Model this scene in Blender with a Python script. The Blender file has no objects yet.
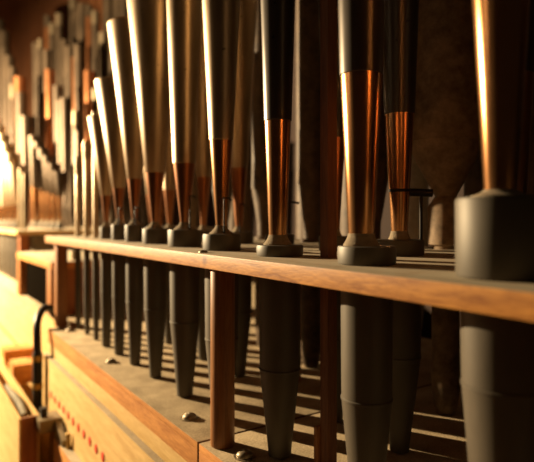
import bpy, bmesh, math, random
from mathutils import Vector, Matrix
random.seed(7)
S = bpy.context.scene
C = S.collection
R = math.radians

# ------------------------------------------------------------------ camera
FPX = 545.0; TH = R(33.6); CX, CY, CZ = -0.2647, 0.0, 0.242
HOR = 219.5
cam = bpy.data.cameras.new('camera'); co = bpy.data.objects.new('camera', cam); C.objects.link(co)
cam.sensor_width = 36.0; cam.sensor_fit = 'HORIZONTAL'
cam.lens = FPX / 534.0 * 36.0
cam.shift_y = -(231.0 - HOR) / 534.0
co.location = (CX, CY, CZ); co.rotation_euler = (R(90), 0, -TH)
cam.clip_start = 0.01; cam.clip_end = 50
cam.dof.use_dof = True; cam.dof.focus_distance = 0.52; cam.dof.aperture_fstop = 5.0
S.camera = co
def proj_x(X, Y):
    dx, dy = X - CX, Y - CY
    D = dx * math.sin(TH) + dy * math.cos(TH); L = dx * math.cos(TH) - dy * math.sin(TH)
    return 267 + FPX * L / D

# ------------------------------------------------------------------ materials
def new_mat(name):
    m = bpy.data.materials.new(name); m.use_nodes = True
    nt = m.node_tree; b = nt.nodes['Principled BSDF']
    return m, nt, b
def N(nt, t, **kw):
    n = nt.nodes.new(t)
    for k, v in kw.items():
        if hasattr(n, k): setattr(n, k, v)
        else: n.inputs[k].default_value = v
    return n
def ramp(nt, stops):
    r = nt.nodes.new('ShaderNodeValToRGB'); e = r.color_ramp.elements
    while len(e) < len(stops): e.new(0.5)
    for i, (p, c) in enumerate(stops):
        e[i].position = p; e[i].color = (*c, 1)
    return r
def wood(name, dark, light, axis='Y', rough=0.45, scale=1.0, dust=0.0, coat=0.0):
    m, nt, b = new_mat(name)
    tc = N(nt, 'ShaderNodeTexCoord'); mp = N(nt, 'ShaderNodeMapping')
    st = {'X': (12, 110, 110), 'Y': (110, 12, 110), 'Z': (110, 110, 10)}[axis]
    mp.inputs['Scale'].default_value = tuple(v * scale for v in st)
    nt.links.new(tc.outputs['Object'], mp.inputs['Vector'])
    n1 = N(nt, 'ShaderNodeTexNoise', Scale=1.3, Detail=6.0, Roughness=0.6, Distortion=0.6)
    nt.links.new(mp.outputs[0], n1.inputs['Vector'])
    n2 = N(nt, 'ShaderNodeTexNoise', Scale=7.0, Detail=3.0, Roughness=0.6)
    nt.links.new(mp.outputs[0], n2.inputs['Vector'])
    mx = N(nt, 'ShaderNodeMix'); mx.data_type = 'FLOAT'; mx.inputs[0].default_value = 0.4
    nt.links.new(n1.outputs['Fac'], mx.inputs[2]); nt.links.new(n2.outputs['Fac'], mx.inputs[3])
    r = ramp(nt, [(0.37, dark), (0.63, light)])
    nt.links.new(mx.outputs[0], r.inputs[0])
    last = r.outputs[0]
    if dust > 0:
        n3 = N(nt, 'ShaderNodeTexNoise', Scale=45.0, Detail=8.0, Roughness=0.7)
        nt.links.new(tc.outputs['Object'], n3.inputs['Vector'])
        r3 = ramp(nt, [(0.35, (0, 0, 0)), (0.65, (1, 1, 1))]); nt.links.new(n3.outputs['Fac'], r3.inputs[0])
        mm = N(nt, 'ShaderNodeMath', operation='MULTIPLY_ADD'); mm.inputs[1].default_value = 0.5; mm.inputs[2].default_value = dust
        nt.links.new(r3.outputs[0], mm.inputs[0])
        mc = N(nt, 'ShaderNodeMix'); mc.data_type = 'RGBA'; mc.clamp_factor = True
        nt.links.new(mm.outputs[0], mc.inputs[0]); nt.links.new(last, mc.inputs[6])
        mc.inputs[7].default_value = (0.46, 0.385, 0.265, 1); last = mc.outputs[2]
    nt.links.new(last, b.inputs['Base Color'])
    b.inputs['Roughness'].default_value = rough
    b.inputs['Specular IOR Level'].default_value = 0.35
    b.inputs['Coat Weight'].default_value = coat; b.inputs['Coat Roughness'].default_value = 0.25
    bp = N(nt, 'ShaderNodeBump', Strength=0.35, Distance=0.0006); nt.links.new(mx.outputs[0], bp.inputs['Height'])
    nt.links.new(bp.outputs[0], b.inputs['Normal'])
    return m
def dusty(name, c1, c2, rough=0.95, scale=260, bump=0.5, spec=0.1):
    m, nt, b = new_mat(name)
    tc = N(nt, 'ShaderNodeTexCoord')
    n1 = N(nt, 'ShaderNodeTexNoise', Scale=float(scale), Detail=5.0, Roughness=0.75)
    n2 = N(nt, 'ShaderNodeTexNoise', Scale=22.0, Detail=5.0, Roughness=0.6)
    for n in (n1, n2): nt.links.new(tc.outputs['Object'], n.inputs['Vector'])
    mx = N(nt, 'ShaderNodeMix'); mx.data_type = 'FLOAT'; mx.inputs[0].default_value = 0.45
    nt.links.new(n1.outputs['Fac'], mx.inputs[2]); nt.links.new(n2.outputs['Fac'], mx.inputs[3])
    r = ramp(nt, [(0.35, c1), (0.66, c2)]); nt.links.new(mx.outputs[0], r.inputs[0])
    nt.links.new(r.outputs[0], b.inputs['Base Color'])
    b.inputs['Roughness'].default_value = rough; b.inputs['Specular IOR Level'].default_value = spec
    bp = N(nt, 'ShaderNodeBump', Strength=bump, Distance=0.0012); nt.links.new(n1.outputs['Fac'], bp.inputs['Height'])
    nt.links.new(bp.outputs[0], b.inputs['Normal'])
    return m
def metal(name, c1, c2, rough=0.35, met=0.9, scale=(60, 60, 9), spots=True, aniso=0.0):
    m, nt, b = new_mat(name)
    tc = N(nt, 'ShaderNodeTexCoord'); mp = N(nt, 'ShaderNodeMapping'); mp.inputs['Scale'].default_value = scale
    nt.links.new(tc.outputs['Object'], mp.inputs['Vector'])
    n1 = N(nt, 'ShaderNodeTexNoise', Scale=1.0, Detail=5.0, Roughness=0.6)
    nt.links.new(mp.outputs[0], n1.inputs['Vector'])
    r = ramp(nt, [(0.3, c1), (0.7, c2)]); nt.links.new(n1.outputs['Fac'], r.inputs[0])
    last = r.outputs[0]
    if spots:
        n3 = N(nt, 'ShaderNodeTexNoise', Scale=150.0, Detail=2.0, Roughness=0.5)
        nt.links.new(tc.outputs['Object'], n3.inputs['Vector'])
        r3 = ramp(nt, [(0.70, (0, 0, 0)), (0.76, (1, 1, 1))]); nt.links.new(n3.outputs['Fac'], r3.inputs[0])
        mc = N(nt, 'ShaderNodeMix'); mc.data_type = 'RGBA'
        nt.links.new(r3.outputs[0], mc.inputs[0]); nt.links.new(last, mc.inputs[6])
        mc.inputs[7].default_value = (c1[0] * .35, c1[1] * .35, c1[2] * .35, 1); last = mc.outputs[2]
    nt.links.new(last, b.inputs['Base Color'])
    b.inputs['Metallic'].default_value = met
    rr = N(nt, 'ShaderNodeMapRange'); rr.inputs[3].default_value = rough - .06; rr.inputs[4].default_value = rough + .1
    nt.links.new(n1.outputs['Fac'], rr.inputs[0]); nt.links.new(rr.outputs[0], b.inputs['Roughness'])
    return m
def plain(name, c, rough=0.6, met=0.0, spec=0.3):
    m, nt, b = new_mat(name)
    tc = N(nt, 'ShaderNodeTexCoord'); n1 = N(nt, 'ShaderNodeTexNoise', Scale=80.0, Detail=4.0)
    nt.links.new(tc.outputs['Object'], n1.inputs['Vector'])
    r = ramp(nt, [(0.3, tuple(v * .8 for v in c)), (0.7, tuple(min(1, v * 1.15) for v in c))])
    nt.links.new(n1.outputs['Fac'], r.inputs[0]); nt.links.new(r.outputs[0], b.inputs['Base Color'])
    b.inputs['Roughness'].default_value = rough; b.inputs['Metallic'].default_value = met
    b.inputs['Specular IOR Level'].default_value = spec
    return m

M = {}
M['rack'] = wood('rack_wood', (.27, .090, .014), (.62, .275, .055), 'Y', .5, 1.25)
M['rack_top'] = wood('rack_dusty_top', (.26, .13, .05), (.40, .24, .11), 'Y', .9, 1.0, dust=.62)
M['rail'] = wood('rail_wood', (.33, .12, .025), (.60, .27, .07), 'Y', .5, .8)
M['end'] = wood('end_grain_seam_shade', (.10, .04, .012), (.16, .07, .02), 'X', .8, .8)  # end grain, darkened further so the chest seam shows as a shaded gap
M['pine'] = wood('pine_wood', (.47, .29, .10), (.64, .44, .18), 'Y', .5, .6)
M['ledge'] = dusty('ledge_dust', (.26, .21, .14), (.42, .35, .25))
M['dust'] = dusty('chest_dust', (.22, .165, .10), (.64, .50, .32), scale=420, bump=.7)
M['post'] = wood('post_wood', (.20, .075, .02), (.36, .15, .045), 'Z', .45, .8)
M['post_dark'] = wood('dark_post_wood', (.10, .036, .014), (.19, .075, .03), 'Z', .6, .8)
M['brown'] = wood('brown_wood', (.20, .07, .025), (.34, .13, .045), 'Z', .6, .8)
M['lead'] = metal('boot_lead', (.068, .054, .036), (.100, .081, .056), .52, .2, (40, 40, 14), spots=False)
M['block'] = dusty('block_dust', (.20, .15, .10), (.36, .29, .20), scale=400, bump=.6, spec=.2)
M['copper'] = metal('copper', (.50, .23, .09), (.66, .33, .14), .22, .95, (40, 40, 10), spots=False)
M['copper_dark'] = metal('dark_copper', (.34, .13, .05), (.46, .19, .08), .27, .9, (40, 40, 10), spots=False)
M['spot'] = metal('spotted_metal', (.30, .215, .13), (.50, .37, .235), .40, .86)
M['zinc'] = metal('dark_zinc', (.045, .035, .027), (.078, .062, .048), .34, .6)
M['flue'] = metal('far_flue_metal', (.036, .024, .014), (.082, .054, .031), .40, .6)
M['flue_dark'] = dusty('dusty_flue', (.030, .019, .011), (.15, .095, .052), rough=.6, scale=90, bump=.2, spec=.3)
M['flue_dusty'] = dusty('thick_dusty_flue', (.09, .058, .032), (.34, .23, .135), rough=.7, scale=70, bump=.25, spec=.3)
M['slide'] = metal('slide_metal', (.16, .12, .075), (.24, .18, .11), .4, .8, spots=False)
M['wire'] = plain('black_wire', (.02, .018, .016), .45, .6)
M['rubber'] = plain('black_rubber', (.012, .011, .010), .45)
M['bolt'] = plain('bolt_steel', (.30, .24, .16), .42, .6)
M['frame_shade_black'] = plain('frame_shade_black', (.004, .003, .002), 1.0, 0, 0.0)  # near-black colour standing in for the shade inside the bridge frame
M['red'] = plain('red_plug', (.66, .06, .022), .45)
M['bracket'] = plain('bracket_metal', (.20, .15, .08), .5, .4)
M['brass'] = plain('clip_brass', (.42, .26, .07), .4, .7)
M['pale_dust'] = dusty('pale_dusty_lead', (.50, .45, .36), (.82, .76, .62), scale=120, bump=.3)
M['pale'] = wood('pale_wood', (.60, .46, .28), (.74, .60, .40), 'Y', .7, .7)
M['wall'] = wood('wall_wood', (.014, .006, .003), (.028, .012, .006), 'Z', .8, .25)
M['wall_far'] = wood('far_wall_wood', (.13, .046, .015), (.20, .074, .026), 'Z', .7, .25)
M['floor'] = wood('floor_wood', (.08, .04, .018), (.15, .08, .035), 'Y', .7, .3)
M['lint'] = dusty('grey_cloth', (.13, .12, .09), (.30, .27, .21), scale=200)

# knot on the rack's front edge
def add_knot(m, pos, rad):
    nt = m.node_tree; b = nt.nodes['Principled BSDF']; src = b.inputs['Base Color'].links[0].from_socket
    tc = N(nt, 'ShaderNodeTexCoord'); d = N(nt, 'ShaderNodeVectorMath', operation='DISTANCE'); d.inputs[1].default_value = pos
    nt.links.new(tc.outputs['Object'], d.inputs[0])
    mr = N(nt, 'ShaderNodeMapRange'); mr.inputs[1].default_value = rad * .35; mr.inputs[2].default_value = rad
    mr.inputs[3].default_value = .85; mr.inputs[4].default_value = 0
    nt.links.new(d.outputs['Value'], mr.inputs[0])
    mc = N(nt, 'ShaderNodeMix'); mc.data_type = 'RGBA'
    nt.links.new(mr.outputs[0], mc.inputs[0]); nt.links.new(src, mc.inputs[6]); mc.inputs[7].default_value = (.13, .03, .008, 1)
    nt.links.new(mc.outputs[2], b.inputs['Base Color'])
add_knot(M['rack'], (0, .518, .200), .008)

# ------------------------------------------------------------------ helpers
def finish(name, bm, mats, parent=None, angle=35):
    me = bpy.data.meshes.new(name); bm.normal_update(); bm.to_mesh(me); bm.free()
    for p in me.polygons: p.use_smooth = True
    me.set_sharp_from_angle(angle=R(angle))
    for m in (mats if isinstance(mats, (list, tuple)) else [mats]): me.materials.append(m)
    o = bpy.data.objects.new(name, me); C.objects.link(o)
    if parent: o.parent = parent
    return o
def tag(o, label=None, cat=None, group=None, kind=None):
    if label: o['label'] = label
    if cat: o['category'] = cat
    if group: o['group'] = group
    if kind: o['kind'] = kind
    return o
def empty(name, loc, label, cat, group=None):
    o = bpy.data.objects.new(name, None); C.objects.link(o); o.location = loc; o.empty_display_size = .02
    return tag(o, label, cat, group)
def add_box(bm, x0, x1, y0, y1, z0, z1, bev=.001, seg=2):
    r = bmesh.ops.create_cube(bm, size=1.0); vs = r['verts']
    for v in vs: v.co = Vector((x0 if v.co.x < 0 else x1, y0 if v.co.y < 0 else y1, z0 if v.co.z < 0 else z1))
    if bev:
        es = list({e for v in vs for e in v.link_edges})
        bmesh.ops.bevel(bm, geom=es, offset=bev, segments=seg, profile=.7, affect='EDGES')
    return bm
def box(name, x0, x1, y0, y1, z0, z1, m, parent=None, bev=.001):
    return finish(name, add_box(bmesh.new(), x0, x1, y0, y1, z0, z1, bev), m, parent)
def add_lathe(bm, prof, seg=40, c=(0, 0), cap=True):
    rings = []
    for r, z in prof:
        rings.append([bm.verts.new((c[0] + r * math.cos(2 * math.pi * k / seg), c[1] + r * math.sin(2 * math.pi * k / seg), z)) for k in range(seg)])
    for a, b in zip(rings, rings[1:]):
        for k in range(seg):
            bm.faces.new((a[k], a[(k + 1) % seg], b[(k + 1) % seg], b[k]))
    if cap:
        bm.faces.new(list(reversed(rings[0]))); bm.faces.new(rings[-1])
    return bm
def lathe(name, prof, m, parent=None, seg=40, cap=True, c=(0, 0)):
    return finish(name, add_lathe(bmesh.new(), prof, seg, c, cap), m, parent)
def add_tube(bm, pts, rad, seg=10):
    pts = [Vector(p) for p in pts]; rings = []
    up = Vector((0.3, 0.2, 1)).normalized(); prev = None
    for i, p in enumerate(pts):
        t = (pts[min(i + 1, len(pts) - 1)] - pts[max(i - 1, 0)]).normalized()
        u = (prev if prev is not None else (Vector((1, 0, 0)) if abs(t.z) > .8 else Vector((0, 0, 1))))
        u = (u - t * u.dot(t)).normalized(); prev = u; w = t.cross(u)
        rr = rad[i] if isinstance(rad, (list, tuple)) else rad
        rings.append([bm.verts.new(p + (u * math.cos(2 * math.pi * k / seg) + w * math.sin(2 * math.pi * k / seg)) * rr) for k in range(seg)])
    for a, b in zip(rings, rings[1:]):
        for k in range(seg): bm.faces.new((a[k], a[(k + 1) % seg], b[(k + 1) % seg], b[k]))
    bm.faces.new(list(reversed(rings[0]))); bm.faces.new(rings[-1])
    bmesh.ops.recalc_face_normals(bm, faces=bm.faces[:])
    return bm
def tube(name, pts, rad, m, parent=None, seg=10):
    return finish(name, add_tube(bmesh.new(), pts, rad, seg), m, parent, 60)
def smooth_path(pts, n=8):
    out = []; P = [Vector(p) for p in pts]; P = [P[0] * 2 - P[1]] + P + [P[-1] * 2 - P[-2]]
    for i in range(1, len(P) - 2):
        for k in range(n):
            t = k / n; a, b, c, d = P[i - 1:i + 3]
            out.append(.5 * ((2 * b) + (c - a) * t + (2 * a - 5 * b + 4 * c - d) * t * t + (3 * b - a - 3 * c + d) * t ** 3))
    out.append(P[-2]); return out

RACK_Z0, RACK_Z1 = .190, .205
holes = []   # (X, Y, r) cut through the near rack board
far_holes = []

# ------------------------------------------------------------------ pipes
def reed_pipe(X, Y, label, boot_r, boot_top, ring_z, foot_r, neck_r, joint_z, joint_r, top_z, top_r,
              stem='copper', bell='spot', wire=None, group=None, dome=.012, dome_r=.6, hl=holes, lean=0.0, off=0.0, z0=0.0, seg=40, small=False):
    t = empty('reed_pipe', (X, Y, z0), label, 'organ pipe', group)
    low = boot_r * .90
    hl.append((X, Y, low + .0006))
    rr = foot_r + (low - foot_r) * .92
    prof = [(foot_r * .7, 0.0004), (foot_r, .002), (foot_r * 1.02, .008), (rr, ring_z - .001), (rr + .0007, ring_z - .0005),
            (rr + .0007, ring_z + .0008), (rr, ring_z + .0014), (low, RACK_Z0 - .004), (low, RACK_Z1 + .0004), (boot_r * .985, RACK_Z1 + .0005), (boot_r, RACK_Z1 + .002),
            (boot_r * 1.01, boot_top - .002), (boot_r * .98, boot_top), (boot_r * .5, boot_top + .0004)]
    lathe('boot', prof, M['lead'], t, seg)
    nz = boot_top + dome
    ox, oy = -.83 * off, .55 * off
    lathe('block', [(boot_r * dome_r, boot_top)] + [(neck_r * 1.04 + (boot_r * dome_r - neck_r * 1.04) * (1 - q) ** 1.7, boot_top + .0012 + (dome - .0012) * q) for q in (0, .15, .3, .5, .7, .85, 1)],
          M['block'], t, seg, True, (ox, oy))
    th = .0007
    lathe('stem', [(neck_r * .96, nz - .002), (neck_r, nz), (neck_r + (joint_r - neck_r) * .5, nz + (joint_z - nz) * .5), (joint_r, joint_z)], M[stem], t, seg, True, (ox, oy))
    g = lathe('bell', [(joint_r + .0002, joint_z - .0006), (joint_r + .0007, joint_z), (joint_r + (top_r - joint_r) * .5, (joint_z + top_z) * .5), (top_r, top_z), (top_r + .0006, top_z + .0005),
                       (top_r + .0004, top_z + .0018), (top_r - th, top_z + .0015), (joint_r * .9, joint_z + .001)], M[bell], t, seg, True, (ox, oy))
    if wire:
        dx, dy, zt = wire
        k = math.hypot(dx, dy); ux, uy = dx / k, dy / k
        tube('tuning_wire', [(dx, dy, boot_top - .001), (dx, dy, zt - .003), (dx - ux * .001, dy - uy * .001, zt - .0005), (dx + .003, dy - .004, zt), (dx + .006, dy - .007, zt - .0035)], .0010, M['wire'], t, 8)
    if lean: t.rotation_euler = (lean, 0, 0)
    return t

FR = .055
front = [
 # Y, boot_r, top, ring, foot_r, neck, jz, jr, tz, tr, stem, bell, wire
 (.207, .0295, .256, .136, .015, .0100, .560, .0275, .62, .0305, 'copper', 'zinc', None),
 (.3315, .0240, .220, .094, .0125, .0105, .362, .0172, .62, .024, 'copper', 'zinc', None),
 (.4576, .0238, .216, .090, .0118, .0092, .343, .0135, .66, .0240, 'copper', 'zinc', None),
 (.580, .0230, .2245, .098, .0115, .0065, .338, .0137, .66, .0315, 'copper', 'spot', (-.0038, -.0125, .268)),
 (.685, .0228, .228, .102, .0110, .0055, .319, .0150, .66, .0290, 'copper_dark', 'spot', (0, -.0160, .274)),
 (.790, .0195, .228, .105, .0090, .0055, .314, .0145, .66, .0510, 'copper_dark', 'spot', None),
 (.879, .0165, .233, .105, .0088, .0045, .310, .0118, .563, .0440, 'copper_dark', 'spot', (-.004, -.011, .262)),
 (.960, .0135, .233, .105, .0084, .0042, .299, .0108, .486, .0415, 'copper_dark', 'spot', (-.004, -.009, .262)),
 (1.034, .0120, .228, .105, .0082, .0038, .288, .0092, .433, .0335, 'copper_dark', 'spot', None),
]
front_labels = [
 'large copper reed pipe on a tall wide grey boot at the right edge',
 'orange copper reed pipe with dark bell, nearest right of tall wooden post',
 'reed pipe with long brown copper stem, nearest left of the tall wooden post',
 'bright silver reed pipe standing above the round wooden dowel',
 'front row reed pipe with tuning wire, first one left of the round wooden dowel',
 'front row reed pipe with bright left edge, second one left of the round wooden dowel',
 'tallest of the front row reed pipes whose open top shows in the photo',
 'front row reed pipe of middle height, second smallest of the cone topped ones',
 'smallest cone topped reed pipe of the front row, beside the three thin pipes',
]
for (Y, br, bt, rz, fr, nr, jz, jr, tz, tr, st, be, wi), lb in zip(front, front_labels):
    dm = .005 if Y == .207 else .0105
    of = {.207: .002, .3315: .0046, .4576: .002}.get(Y, .0008)
    reed_pipe(FR, Y, lb, br, bt, rz, fr, nr, jz, jr, tz, tr, st, be, wi, 'front row reed pipes', dome=dm, off=of, dome_r=.62)

B2 = .165
second = [
 (.270, .0260, .222, .11, .013, .0095, .365, .0165, .64, .0260, 'copper_dark', 'zinc', 'dark reed pipe behind the large copper pipe at the right edge'),
 (.397, .0250, .221, .10, .010, .0085, .352, .0150, .64, .0265, 'copper', 'zinc', 'copper stemmed reed pipe with black wire stay, behind the rack near the right'),
 (.500, .0190, .222, .10, .010, .0060, .340, .0130, .64, .0250, 'copper_dark', 'zinc', 'second row reed pipe half hidden behind the tall wooden post'),
 (.615, .0200, .222, .10, .010, .0060, .335, .0130, .64, .0250, 'copper_dark', 'zinc', 'second row dark reed pipe hidden behind the long brown copper stem'),
 (.725, .0225, .223, .10, .010, .0058, .322, .0125, .64, .0330, 'copper_dark', 'spot', 'second row reed pipe seen just right of the bright silver pipe'),
 (.845, .0200, .224, .10, .009, .0050, .316, .0120, .62, .0330, 'copper_dark', 'spot', 'second row reed pipe seen between the silver pipe and its left neighbour'),
 (.990, .0180, .226, .10, .009, .0045, .300, .0115, .56, .0330, 'copper_dark', 'spot', 'second row reed pipe peeping out between the first two pipes left of the dowel'),
 (1.085, .0140, .226, .10, .008, .0040, .295, .0100, .48, .0300, 'copper_dark', 'spot', 'short second row reed pipe behind the second smallest cone topped pipe'),
]
stay_parent = None
for (Y, br, bt, rz, fr, nr, jz, jr, tz, tr, st, be, lb) in second:
    wi = (-.006, -.012, .266) if Y in (.725,) else None
    o = reed_pipe(B2, Y, lb, br, bt, rz, fr, nr, jz, jr, tz, tr, st, be, wi, 'second row reed pipes', dome_r=.45, dome=.009)
    if Y == .397:
        bm = bmesh.new()
        lathe('collar', [(.0107, .2705), (.0113, .2705), (.0113, .2735), (.0107, .2735)], M['wire'], o, 32, cap=False)
        ang = R(-33.6)
        rt = (math.cos(ang), math.sin(ang))
        add_tube(bm, [(rt[0] * .009, rt[1] * .009, .2705), (rt[0] * .034, rt[1] * .034, .2695)], .0042, 10)
        add_tube(bm, [(rt[0] * .0225, rt[1] * .0225, .220), (rt[0] * .0225, rt[1] * .0225, .268)], .0017, 10)
        finish('wire_stay', bm, M['wire'], o, 60)
    if Y == .615:
        tube('tuning_wire', [(.0, -.014, .221), (.0, -.014, .262), (.006, -.020, .266), (.014, -.026, .264)], .0016, M['wire'], o, 8)

# three thin cylindrical pipes
for Y, zt, lb in ((1.100, .455, 'tallest of the three thin straight pipes at the left end of the rack'),
                  (1.165, .405, 'middle one of the three thin straight pipes at the left end of the rack'),
                  (1.235, .377, 'shortest of the three thin straight pipes, next to the corner post')):
    t = empty('thin_pipe', (FR, Y, 0), lb, 'organ pipe', 'thin pipes at the left end of the rack')
    holes.append((FR, Y, .0076))
    lathe('foot', [(.003, .0004), (.0050, .002), (.0066, .05), (.0066, RACK_Z1 + .001)], M['lead'], t, 28)
    lathe('body', [(.0054, RACK_Z1), (.0054, RACK_Z1 + .02), (.0050, zt), (.0045, zt + .0012), (.0040, zt), (.0038, RACK_Z1 + .01)], M['spot'], t, 28)
    lathe('tuning_slide', [(.0053, zt - .035), (.0058, zt - .0345), (.0058, zt + .004), (.0052, zt + .0045), (.0046, zt + .0005)], M['slide'], t, 28, cap=False)
    t.rotation_euler = (R(-1.2), 0, 0)

# third row: large dark dusty flue pipes, seen between the others
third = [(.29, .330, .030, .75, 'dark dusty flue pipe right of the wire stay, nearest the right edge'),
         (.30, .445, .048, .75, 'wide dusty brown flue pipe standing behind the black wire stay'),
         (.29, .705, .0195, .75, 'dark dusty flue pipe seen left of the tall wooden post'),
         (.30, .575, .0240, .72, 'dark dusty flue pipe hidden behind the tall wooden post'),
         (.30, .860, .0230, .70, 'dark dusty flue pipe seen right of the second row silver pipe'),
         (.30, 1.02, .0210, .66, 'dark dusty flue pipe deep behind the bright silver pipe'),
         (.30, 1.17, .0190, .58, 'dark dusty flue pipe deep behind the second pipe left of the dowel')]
for X, Y, r, zt, lb in third:
    t = empty('dusty_flue_pipe', (X, Y, 0), lb, 'organ pipe', 'dusty flue pipes of the back row')
    holes.append((X, Y, .0176)); mz = .338 if r > .04 else .30
    lathe('foot', [(.010, .0004), (.014, .008), (.017, .035), (.017, RACK_Z1 + .004), (.0225 if r > .04 else .0125, RACK_Z1 + .006), (.0225 if r > .04 else .013, RACK_Z1 + .052 if r > .04 else RACK_Z1 + .03), (.013, RACK_Z1 + .066 if r > .04 else RACK_Z1 + .031), (r, mz)], M['flue_dusty' if r > .04 else 'flue_dark'], t, 40)
    lathe('body', [(r + .0003, mz - .0005), (r + .001, mz), (r, mz + .04), (r, zt), (r - .001, zt + .001), (r - .001, mz + .002)], M['flue_dusty' if r > .04 else 'flue_dark'], t, 40)
    a0 = R(216)
    bm = bmesh.new()   # the mouth: a recessed slot with upper lip
    prev = None
    for k in range(9):
        a = a0 - .5 + k / 8.0
        vs = [bm.verts.new(((r + d) * math.cos(a), (r + d) * math.sin(a), z)) for d, z in ((.0014, mz + .015), (.0026, mz + .022), (.0016, mz + .045))]
        if prev:
            for q in range(2): bm.faces.new((prev[q], vs[q], vs[q + 1], prev[q + 1]))
        prev = vs
    finish('mouth_lip', bm, M['flue_dusty' if r > .04 else 'flue_dark'], t)

# a deeper row behind the rack, standing straight on the chest
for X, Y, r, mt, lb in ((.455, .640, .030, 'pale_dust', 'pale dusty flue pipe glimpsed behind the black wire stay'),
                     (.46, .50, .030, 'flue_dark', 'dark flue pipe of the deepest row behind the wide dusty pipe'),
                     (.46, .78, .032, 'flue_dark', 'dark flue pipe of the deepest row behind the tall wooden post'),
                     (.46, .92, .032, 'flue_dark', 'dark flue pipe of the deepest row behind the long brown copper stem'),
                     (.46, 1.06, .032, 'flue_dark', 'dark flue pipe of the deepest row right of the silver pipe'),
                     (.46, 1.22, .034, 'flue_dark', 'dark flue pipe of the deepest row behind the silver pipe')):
    t = empty('deep_flue_pipe', (X, Y, 0), lb, 'organ pipe', 'flue pipes of the deepest row')
    lathe('foot', [(.010, .0004), (r * .8, .10), (r, .16)], M[mt], t, 32)
    lathe('body', [(r + .0005, .1598), (r + .001, .1602), (r, .19), (r, .80), (r - .001, .801), (r - .0012, .165)], M[mt], t, 32)
# ------------------------------------------------------------------ rack board (holes cut where pipes pass)
def with_holes(o, hs, z0, z1):
    bm = bmesh.new()
    for x, y, r in hs: add_lathe(bm, [(r, z0 - .02), (r, z1 + .02)], 40, (x, y))
    me = bpy.data.meshes.new('cutter'); bm.normal_update(); bm.to_mesh(me); bm.free()
    cu = bpy.data.objects.new('cutter', me); C.objects.link(cu)
    md = o.modifiers.new('holes', 'BOOLEAN'); md.operation = 'DIFFERENCE'; md.object = cu; md.solver = 'EXACT'
    dg = bpy.context.evaluated_depsgraph_get(); dg.update()
    nm = bpy.data.meshes.new_from_object(o.evaluated_get(dg)); o.modifiers.clear()
    old = o.data; o.data = nm; bpy.data.meshes.remove(old)
    bpy.data.objects.remove(cu, do_unlink=True); bpy.data.meshes.remove(me)
    return o
def face_mats(o, up):
    for p in o.data.polygons:
        p.material_index = 1 if p.normal.z > .7 else (2 if len(o.data.materials) > 2 and abs(p.normal.y) > .8 else 0)
    return o
POST = (.070, .082, .3995, .4115)   # tall post through the rack
rk = empty('rack_board', (.0, .6, RACK_Z0), 'long orange wooden rack board holding the pipes upright above the chest', 'rack board')
def rack_local(o): o.parent = rk; o.matrix_parent_inverse = Matrix.Translation((-.0, -.6, -RACK_Z0)); return o
b = box('board', 0, .345, -.12, 1.308, RACK_Z0, RACK_Z1, [M['rack'], M['rack_top']], None, .0012)
bmc = bmesh.new()
with_holes(b, holes, RACK_Z0, RACK_Z1)
# notch for the tall post
add_box(bmc, POST[0] - .0006, POST[1] + .0006, POST[2] - .0006, POST[3] + .0006, .15, .25, 0)
mec = bpy.data.meshes.new('cutter'); bmc.to_mesh(mec); bmc.free(); cu = bpy.data.objects.new('cutter', mec); C.objects.link(cu)
md = b.modifiers.new('n', 'BOOLEAN'); md.operation = 'DIFFERENCE'; md.object = cu; md.solver = 'EXACT'
dg = bpy.context.evaluated_depsgraph_get(); dg.update()
nm = bpy.data.meshes.new_from_object(b.evaluated_get(dg)); b.modifiers.clear(); b.data = nm
bpy.data.objects.remove(cu, do_unlink=True)
face_mats(b, 1); rack_local(b)
def add_dome(bm, c, r, h, seg=24, slot=True):
    prof = [(r, 0), (r, h * .18)] + [(r * math.cos(a), h * .18 + h * .82 * math.sin(a)) for a in [R(v) for v in (15, 30, 45, 60, 75)]] + [(r * .06, h)]
    b2 = bmesh.new(); add_lathe(b2, [(q, z + c[2]) for q, z in prof], seg, (c[0], c[1]))
    if slot:
        for v in b2.verts:
            d = (v.co.x - c[0]) * .6 + (v.co.y - c[1]) * .8
            if abs(d) < r * .16 and v.co.z > c[2] + h * .5: v.co.z -= h * .22
    me = bpy.data.meshes.new('t'); b2.to_mesh(me); b2.free(); bm.from_mesh(me); bpy.data.meshes.remove(me)
rack_local(finish('screw', (lambda q: (add_dome(q, (.012, .545, RACK_Z1), .0052, .0032), q)[1])(bmesh.new()), M['bolt']))

# ------------------------------------------------------------------ posts
lathe_post = empty('round_dowel', (.0195, .514, 0), 'round brown wooden dowel holding up the rack board at the seam', 'post')
lathe('shaft', [(.0125, .0003), (.0130, .0012), (.0130, RACK_Z0 - .0015), (.0125, RACK_Z0 - .0003)], M['post'], lathe_post, 48)
pt = empty('corner_post', (.030, 1.288, 0), 'square brown post under the far left end of the rack board', 'post')
finish('shaft', add_box(bmesh.new(), -.012, .012, -.012, .012, .0003, RACK_Z0 - .0003, .0012), M['post'], pt)
tp = empty('tall_post', (.076, .4055, 0), 'tall dark wooden square post rising through the rack board', 'post')
finish('shaft', add_box(bmesh.new(), -.0058, .0058, -.0058, .0058, .0003, .72, .001), M['post_dark'], tp)
finish('cleat', add_box(bmesh.new(), -.0090, .0045, .0061, .0115, .0003, .041, .0008), M['post'], tp)
p2 = empty('rear_post', (.222, .66, 0), 'dim round wooden dowel under the rack between second row pipes', 'post')
lathe('shaft', [(.011, .0003), (.011, RACK_Z0 - .0003)], M['post'], p2, 32)

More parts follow.
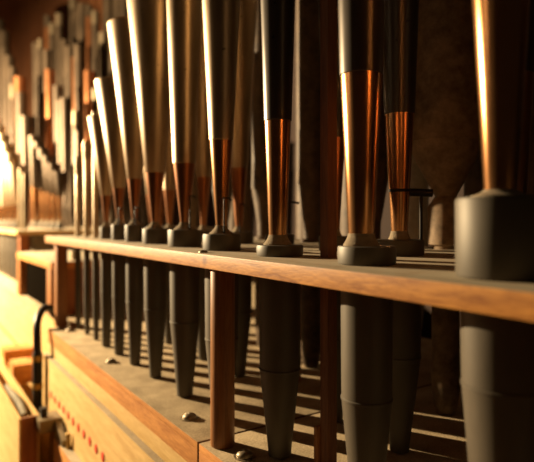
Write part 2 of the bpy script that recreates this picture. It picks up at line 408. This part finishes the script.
# ------------------------------------------------------------------ wind chests
BASE = -.42
def chest(y0, y1, label, bolts, plugs, x0=0.0, xb=.62):
    t = empty('wind_chest', (x0, (y0 + y1) / 2, BASE), label, 'wind chest')
    inv = Matrix.Translation((-x0, -(y0 + y1) / 2, -BASE))
    def p(o): o.parent = t; o.matrix_parent_inverse = inv; return o
    face_mats(p(box('top_board', x0 + .0, xb, y0, y1, -.008, 0, [M['rail'], M['dust'], M['end']], None, .0009)), 1)
    face_mats(p(box('front_rail', x0, x0 + .022, y0, y1, -.031, -.0081, [M['rail'], M['rail'], M['end']], None, .0008)), 1)
    p(box('middle_rail', x0, x0 + .022, y0, y1, -.0545, -.0312, M['pine'], None, .0008))
    face_mats(p(box('ledge', x0 - .0100, x0 + .022, y0, y1, -.058, -.0546, [M['pine'], M['ledge'], M['end']], None, .0006)), 1)
    p(box('front_panel', x0 - .0098, x0 + .022, y0, y1, -.177, -.0581, M['pine'], None, .0008))
    p(box('body', x0 + .0221, xb - .01, y0 + .004, y1 - .004, BASE, -.0082, M['brown'], None, .001))
    for (x, y) in bolts:
        bm = bmesh.new(); add_dome(bm, (x, y, .0008), .0085, .0060)
        add_lathe(bm, [(.0112, 0), (.0112, .0009), (.004, .001)], 24, (x, y))
        p(finish('bolt', bm, M['bolt']))
    for y in plugs:
        bm = bmesh.new(); add_lathe(bm, [(.0080, 0), (.0080, .0010), (.0066, .0018), (.002, .0021)], 20)
        for v in bm.verts: v.co = Vector((x0 - .0096 - v.co.z, y + v.co.x, -.1245 + v.co.y))
        bmesh.ops.recalc_face_normals(bm, faces=bm.faces[:])
        p(finish('plug', bm, M['red']))
    return t
c1 = chest(.5355, 1.282, 'wooden wind chest with a row of red plugs and dusty top under the rack', [(.024, .605), (.026, .915), (.034, 1.222)], [.841 + .0358 * k for k in range(11)])
c2 = chest(-.12, .5315, 'nearest wooden wind chest right of the seam below the round dowel', [(.024, .476)], [])
# lower ledge board
lb_ = empty('lower_rail', (-.002, .5, BASE), 'orange wooden rail with dusty top below the panel of red plugs', 'rail')
o = box('rail', -.026, .0215, -.12, 1.104, BASE, -.1775, [M['rail'], M['ledge']], None, .001); face_mats(o, 1)
o.parent = lb_; o.matrix_parent_inverse = Matrix.Translation((.002, -.5, -BASE))

# far chest and frame
fx = .035
t = empty('far_chest', (fx, 2.3, BASE), 'blurred pale yellow wind chest at the far left', 'wind chest')
inv = Matrix.Translation((-fx, -2.3, -BASE))
def pf(o): o.parent = t; o.matrix_parent_inverse = inv; return o
o = pf(box('top_board', fx, 1.1, 1.2835, 3.5, -.010, 0, [M['pine'], M['dust']], None, .001)); face_mats(o, 1)
pf(box('front_panel', fx - .004, fx + .02, 1.2835, 3.5, -.148, -.0102, M['pine'], None, .001))
pf(box('shadow_gap_strip', fx - .008, fx + .02, 1.2835, 3.5, -.154, -.1482, M['red'], None, .001))  # reddish strip standing in for the shadow gap between the panels
pf(box('lower_panel', fx - .030, fx + .02, 1.2835, 3.5, BASE, -.1542, M['pine'], None, .001))
pf(box('body', fx + .0202, 1.09, 1.2850, 3.49, BASE, -.0102, M['brown'], None, .001))

# bridge frame between the chests
bx, by0, by1 = .030, 1.43, 1.92
t = empty('bridge_frame', (bx + .06, (by0 + by1) / 2, 0), 'open wooden frame with flat top between the near rack and the far rack', 'frame')
inv = Matrix.Translation((-bx - .06, -(by0 + by1) / 2, 0))
def pb(o): o.parent = t; o.matrix_parent_inverse = inv; return o
o = pb(box('top', bx + .008, bx + .21, by0 - .006, by1 + .006, .117, .136, [M['rail'], M['rack_top']], None, .001)); face_mats(o, 1)
for (xx, yy) in ((bx + .008, by0), (bx + .008, by1 - .045)):
    pb(box('leg', xx, xx + .022, yy, yy + .045, .0004, .1168, M['post'], None, .001))
pb(box('inner_shade_panel', bx + .028, bx + .034, by0 + .0455, by1 - .0455, .0004, .1165, M['frame_shade_black'], None, .0005))  # black sheet added to paint the shade within the open frame
pb(box('end_panel', bx + .031, bx + .205, by0 + .004, by0 + .010, .0004, .1165, M['brown'], None, .0005))
tag(box('pale_block', .10, .122, 1.475, 1.50, .1362, .160, M['ledge'], None, .001), 'small pale wooden block under the rack end, right of the corner post', 'block')
# far rack
frk = empty('far_rack_board', (.05, 2.6, RACK_Z0), 'blurred pale rack board of the far chest at the left edge', 'rack board')
FX = .10
far_reeds = []
yy = 2.335
for k in range(7):
    far_reeds.append((FX, yy)); yy += .112 + .006 * k
for k, (x, y) in enumerate(far_reeds):
    zt = .455 + .055 * k
    names = ['nearest', 'second', 'third', 'fourth', 'fifth', 'sixth', 'seventh']
    reed_pipe(x, y, 'glaring white reed pipe on far rack, %s one left of its thin pipes' % names[k], .013 + .001 * k, .230, .105, .009, .0045, .300, .0105, zt, .034,
              'copper', 'spot', None, 'bright reed pipes on the far rack', hl=far_holes, seg=28)
for (x, y, zt, lb) in ((FX, 2.15, .41, 'thin straight pipe on the far rack, right one of the pair'), (FX, 2.235, .435, 'thin straight pipe on the far rack, left one of the pair')):
    tt = empty('thin_pipe', (x, y, 0), lb, 'organ pipe', 'thin pipes on the far rack')
    far_holes.append((x, y, .0091))
    lathe('foot', [(.004, .0004), (.0085, .03), (.0085, RACK_Z1 + .001)], M['lead'], tt, 20)
    lathe('body', [(.0083, RACK_Z1), (.0080, zt), (.0065, zt + .001), (.006, RACK_Z1 + .01)], M['slide'], tt, 20)
ord_ = ['first', 'second', 'third', 'fourth', 'fifth', 'sixth', 'seventh', 'eighth', 'ninth', 'tenth', 'eleventh', 'twelfth', 'thirteenth', 'fourteenth']
inner = [(.225, 2.16 + .10 * k) for k in range(6)]
for k, (x, y) in enumerate(inner):
    reed_pipe(x, y, 'orange lit copper reed pipe, %s from right, inner row of far rack' % ord_[k], .0145, .228, .105, .009, .006, .330 + .012 * k, .012, .42 + .04 * k, .026,
              'copper', 'flue', None, 'copper reed pipes inside the far rack', hl=far_holes, seg=24)
# ranks of flue pipes in the far depth
ranks = [(.22, 2.80, .105, 9, .027, .74, .085, 'second'), (.34, 2.10, .105, 12, .018, .46, .075, 'third'), (.47, 2.16, .125, 12, .022, .66, .078, 'fourth'), (.61, 2.14, .14, 11, .026, .80, .085, 'fifth'), (.76, 2.2, .15, 10, .031, 1.05, .09, 'rearmost')]
for (x, y0, dy, n, r, z0, dz, nm_) in ranks:
    pos = [(x + random.uniform(-.012, .012), y0 + dy * k) for k in range(n)]
    for k, (px, py) in enumerate(pos):
        zt = z0 + dz * k + random.uniform(-.06, .06)
        tt = empty('flue_pipe', (px, py, 0), 'blurred brown flue pipe, %s from near end, %s row of far rack' % (ord_[k], nm_), 'organ pipe', 'flue pipes of the %s row on the far rack' % nm_)
        cone = random.random() < .7
        rr = r * random.uniform(.85, 1.12) * (1.3 if cone else .9); k0 = .5 if cone else 1
        far_holes.append((px, py, r * .55 + .001))
        mm = M['flue'] if random.random() < .8 else M['copper_dark']
        lathe('foot', [(.006, .0004), (r * .5, .08), (r * .5, RACK_Z1 + .01), (rr * k0, .30)], mm, tt, 24)
        lathe('body', [(rr * k0 + .0004, .2995), (rr * k0 + .0008, .30), (rr * k0, .31), (rr, zt), (rr - .0012, zt + .0005), (rr * k0 - .0012, .305)], mm, tt, 24)
        if not cone: lathe('tuning_slide', [(rr + .0002, zt - rr * 3), (rr + .001, zt - rr * 2.97), (rr + .001, zt + .006), (rr - .0004, zt + .0065), (rr - .0004, zt + .001)], M['slide'] if random.random() < .45 else M['flue'], tt, 24, cap=False)
o = box('board', .05, .86, 2.005, 3.9, RACK_Z0, RACK_Z1, [M['pine'], M['rack_top']], None, .0012)
with_holes(o, far_holes, RACK_Z0, RACK_Z1); face_mats(o, 1)
o.parent = frk; o.matrix_parent_inverse = Matrix.Translation((-.05, -2.6, -RACK_Z0))
t = empty('far_post', (.075, 2.03, 0), 'brown post under the near corner of the far rack board', 'post')
finish('shaft', add_box(bmesh.new(), -.014, .014, -.014, .014, .0004, RACK_Z0 - .0003, .001), M['brown'], t)

# ------------------------------------------------------------------ bits at the lower left
t = empty('cable_trunk', (-.066, 1.55, BASE), 'open yellow wooden trough at the lower left corner', 'trough')
inv = Matrix.Translation((.066, -1.55, -BASE))
def pc(o): o.parent = t; o.matrix_parent_inverse = inv; return o
pc(box('front_wall', -.083, -.0785, 1.132, 2.0, BASE, -.140, M['pine'], None, .0008))
pc(box('back_wall', -.0500, -.0455, 1.132, 2.0, BASE, -.140, M['pine'], None, .0008))
pc(box('end_wall', -.0784, -.0501, 1.132, 1.138, BASE, -.1402, M['brown'], None, .0008))
pc(box('bottom', -.0784, -.0501, 1.139, 2.0, BASE, -.30, M['brown'], None, .0008))
tag(tube('grey_rag', smooth_path([(-.065, 1.175, -.150), (-.0645, 1.22, -.144), (-.0655, 1.27, -.142), (-.0645, 1.31, -.146), (-.0655, 1.37, -.150), (-.065, 1.42, -.155)]), .0065, M['lint'], None, 12),
    'pale grey rag of wadding lying in the open trough', 'rag')
t = empty('black_hose', (-.024, 1.266, -.17), 'black flexible hose with brass clips rising past the chest end', 'hose')
inv = Matrix.Translation((.024, -1.266, .17))
def ph(o): o.parent = t; o.matrix_parent_inverse = inv; return o
ph(tube('hose', smooth_path([(-.024, 1.266, -.046), (-.024, 1.270, -.018), (-.022, 1.282, .008), (-.014, 1.302, .026), (.000, 1.328, .036), (.018, 1.350, .034), (.030, 1.362, .018), (.036, 1.368, .0095)]), .0086, M['rubber'], None, 14))
ph(lathe('sleeve', [(.0095, -.185), (.0105, -.182), (.0105, -.05), (.0095, -.047), (.006, -.045)], M['rubber'], None, 28, True, (-.024, 1.266)))
for z in (-.066, -.126):
    ph(lathe('clip', [(.0108, z), (.0116, z), (.0116, z + .012), (.0108, z + .012)], M['brass'], None, 28, True, (-.024, 1.266)))
t = empty('bracket', (-.03, 1.07, -.177), 'grey metal bracket with upright peg on the lower rail end', 'bracket')
inv = Matrix.Translation((.03, -1.07, .177))
def pk(o): o.parent = t; o.matrix_parent_inverse = inv; return o
bm = bmesh.new(); add_box(bm, -.052, -.0108, 1.100, 1.15, -.166, -.1415, .001); add_box(bm, -.024, -.0108, 1.045, 1.0995, -.1772, -.146, .001)
for v in bm.verts:
    if v.co.y < 1.06 and v.co.z > -.165: v.co.z -= .020
pk(finish('bar', bm, M['bracket']))
pk(box('peg', -.046, -.034, 1.118, 1.132, -.1413, -.124, M['rubber'], None, .001))
pk(lathe('pin', [(.004, -.1770), (.004, -.150), (.003, -.149)], M['brass'], None, 20, True, (-.0155, 1.032)))
for (y0, y1, z0, z1, lb) in ((1.46, 1.52, -.165, -.118, 'larger orange wooden cleat beyond the open trough at the left edge'), (1.60, 1.67, -.135, -.110, 'smaller brown wooden cleat beyond the larger cleat at the left edge')):
    tag(box('wooden_cleat', -.044, fx - .0302 if z1 < -.154 else fx - .0045, y0, y1, z0, z1, M['rail'], None, .001), lb, 'cleat')

# ------------------------------------------------------------------ the room
def structure(o): o['kind'] = 'structure'; return o
structure(box('floor', -2.2, 1.6, -1.2, 4.4, BASE - .05, BASE, M['floor'], None, 0))
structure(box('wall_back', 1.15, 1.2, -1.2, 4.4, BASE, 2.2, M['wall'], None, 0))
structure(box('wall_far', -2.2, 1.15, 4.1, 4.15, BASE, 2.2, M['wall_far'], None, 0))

# ------------------------------------------------------------------ light
def light(name, kind, loc, power, col, **kw):
    l = bpy.data.lights.new(name, kind); l.energy = power; l.color = col
    for k, v in kw.items(): setattr(l, k, v)
    o = bpy.data.objects.new(name, l); C.objects.link(o); o.location = loc; return o
lp = Vector((-.92, 2.60, .68))
k = light('work_lamp', 'SPOT', lp, 740, (1, .75, .43), shadow_soft_size=.011, spot_size=R(160), spot_blend=.4)
k.rotation_euler = Vector((1, -.36, -.30)).to_track_quat('-Z', 'Y').to_euler()
light('fill_light', 'POINT', (-2.1, 1.5, 1.0), 7, (1, .70, .40), shadow_soft_size=.3)  # added unseen fill that lifts the shaded pipe bodies
w = bpy.data.worlds.new('world'); S.world = w; w.use_nodes = True
w.node_tree.nodes['Background'].inputs[0].default_value = (1, .62, .34, 1)
w.node_tree.nodes['Background'].inputs[1].default_value = .009
S.view_settings.view_transform = 'Standard'; S.view_settings.look = 'None'; S.view_settings.gamma = 1; S.view_settings.exposure = 0
S.view_settings.use_curve_mapping = False
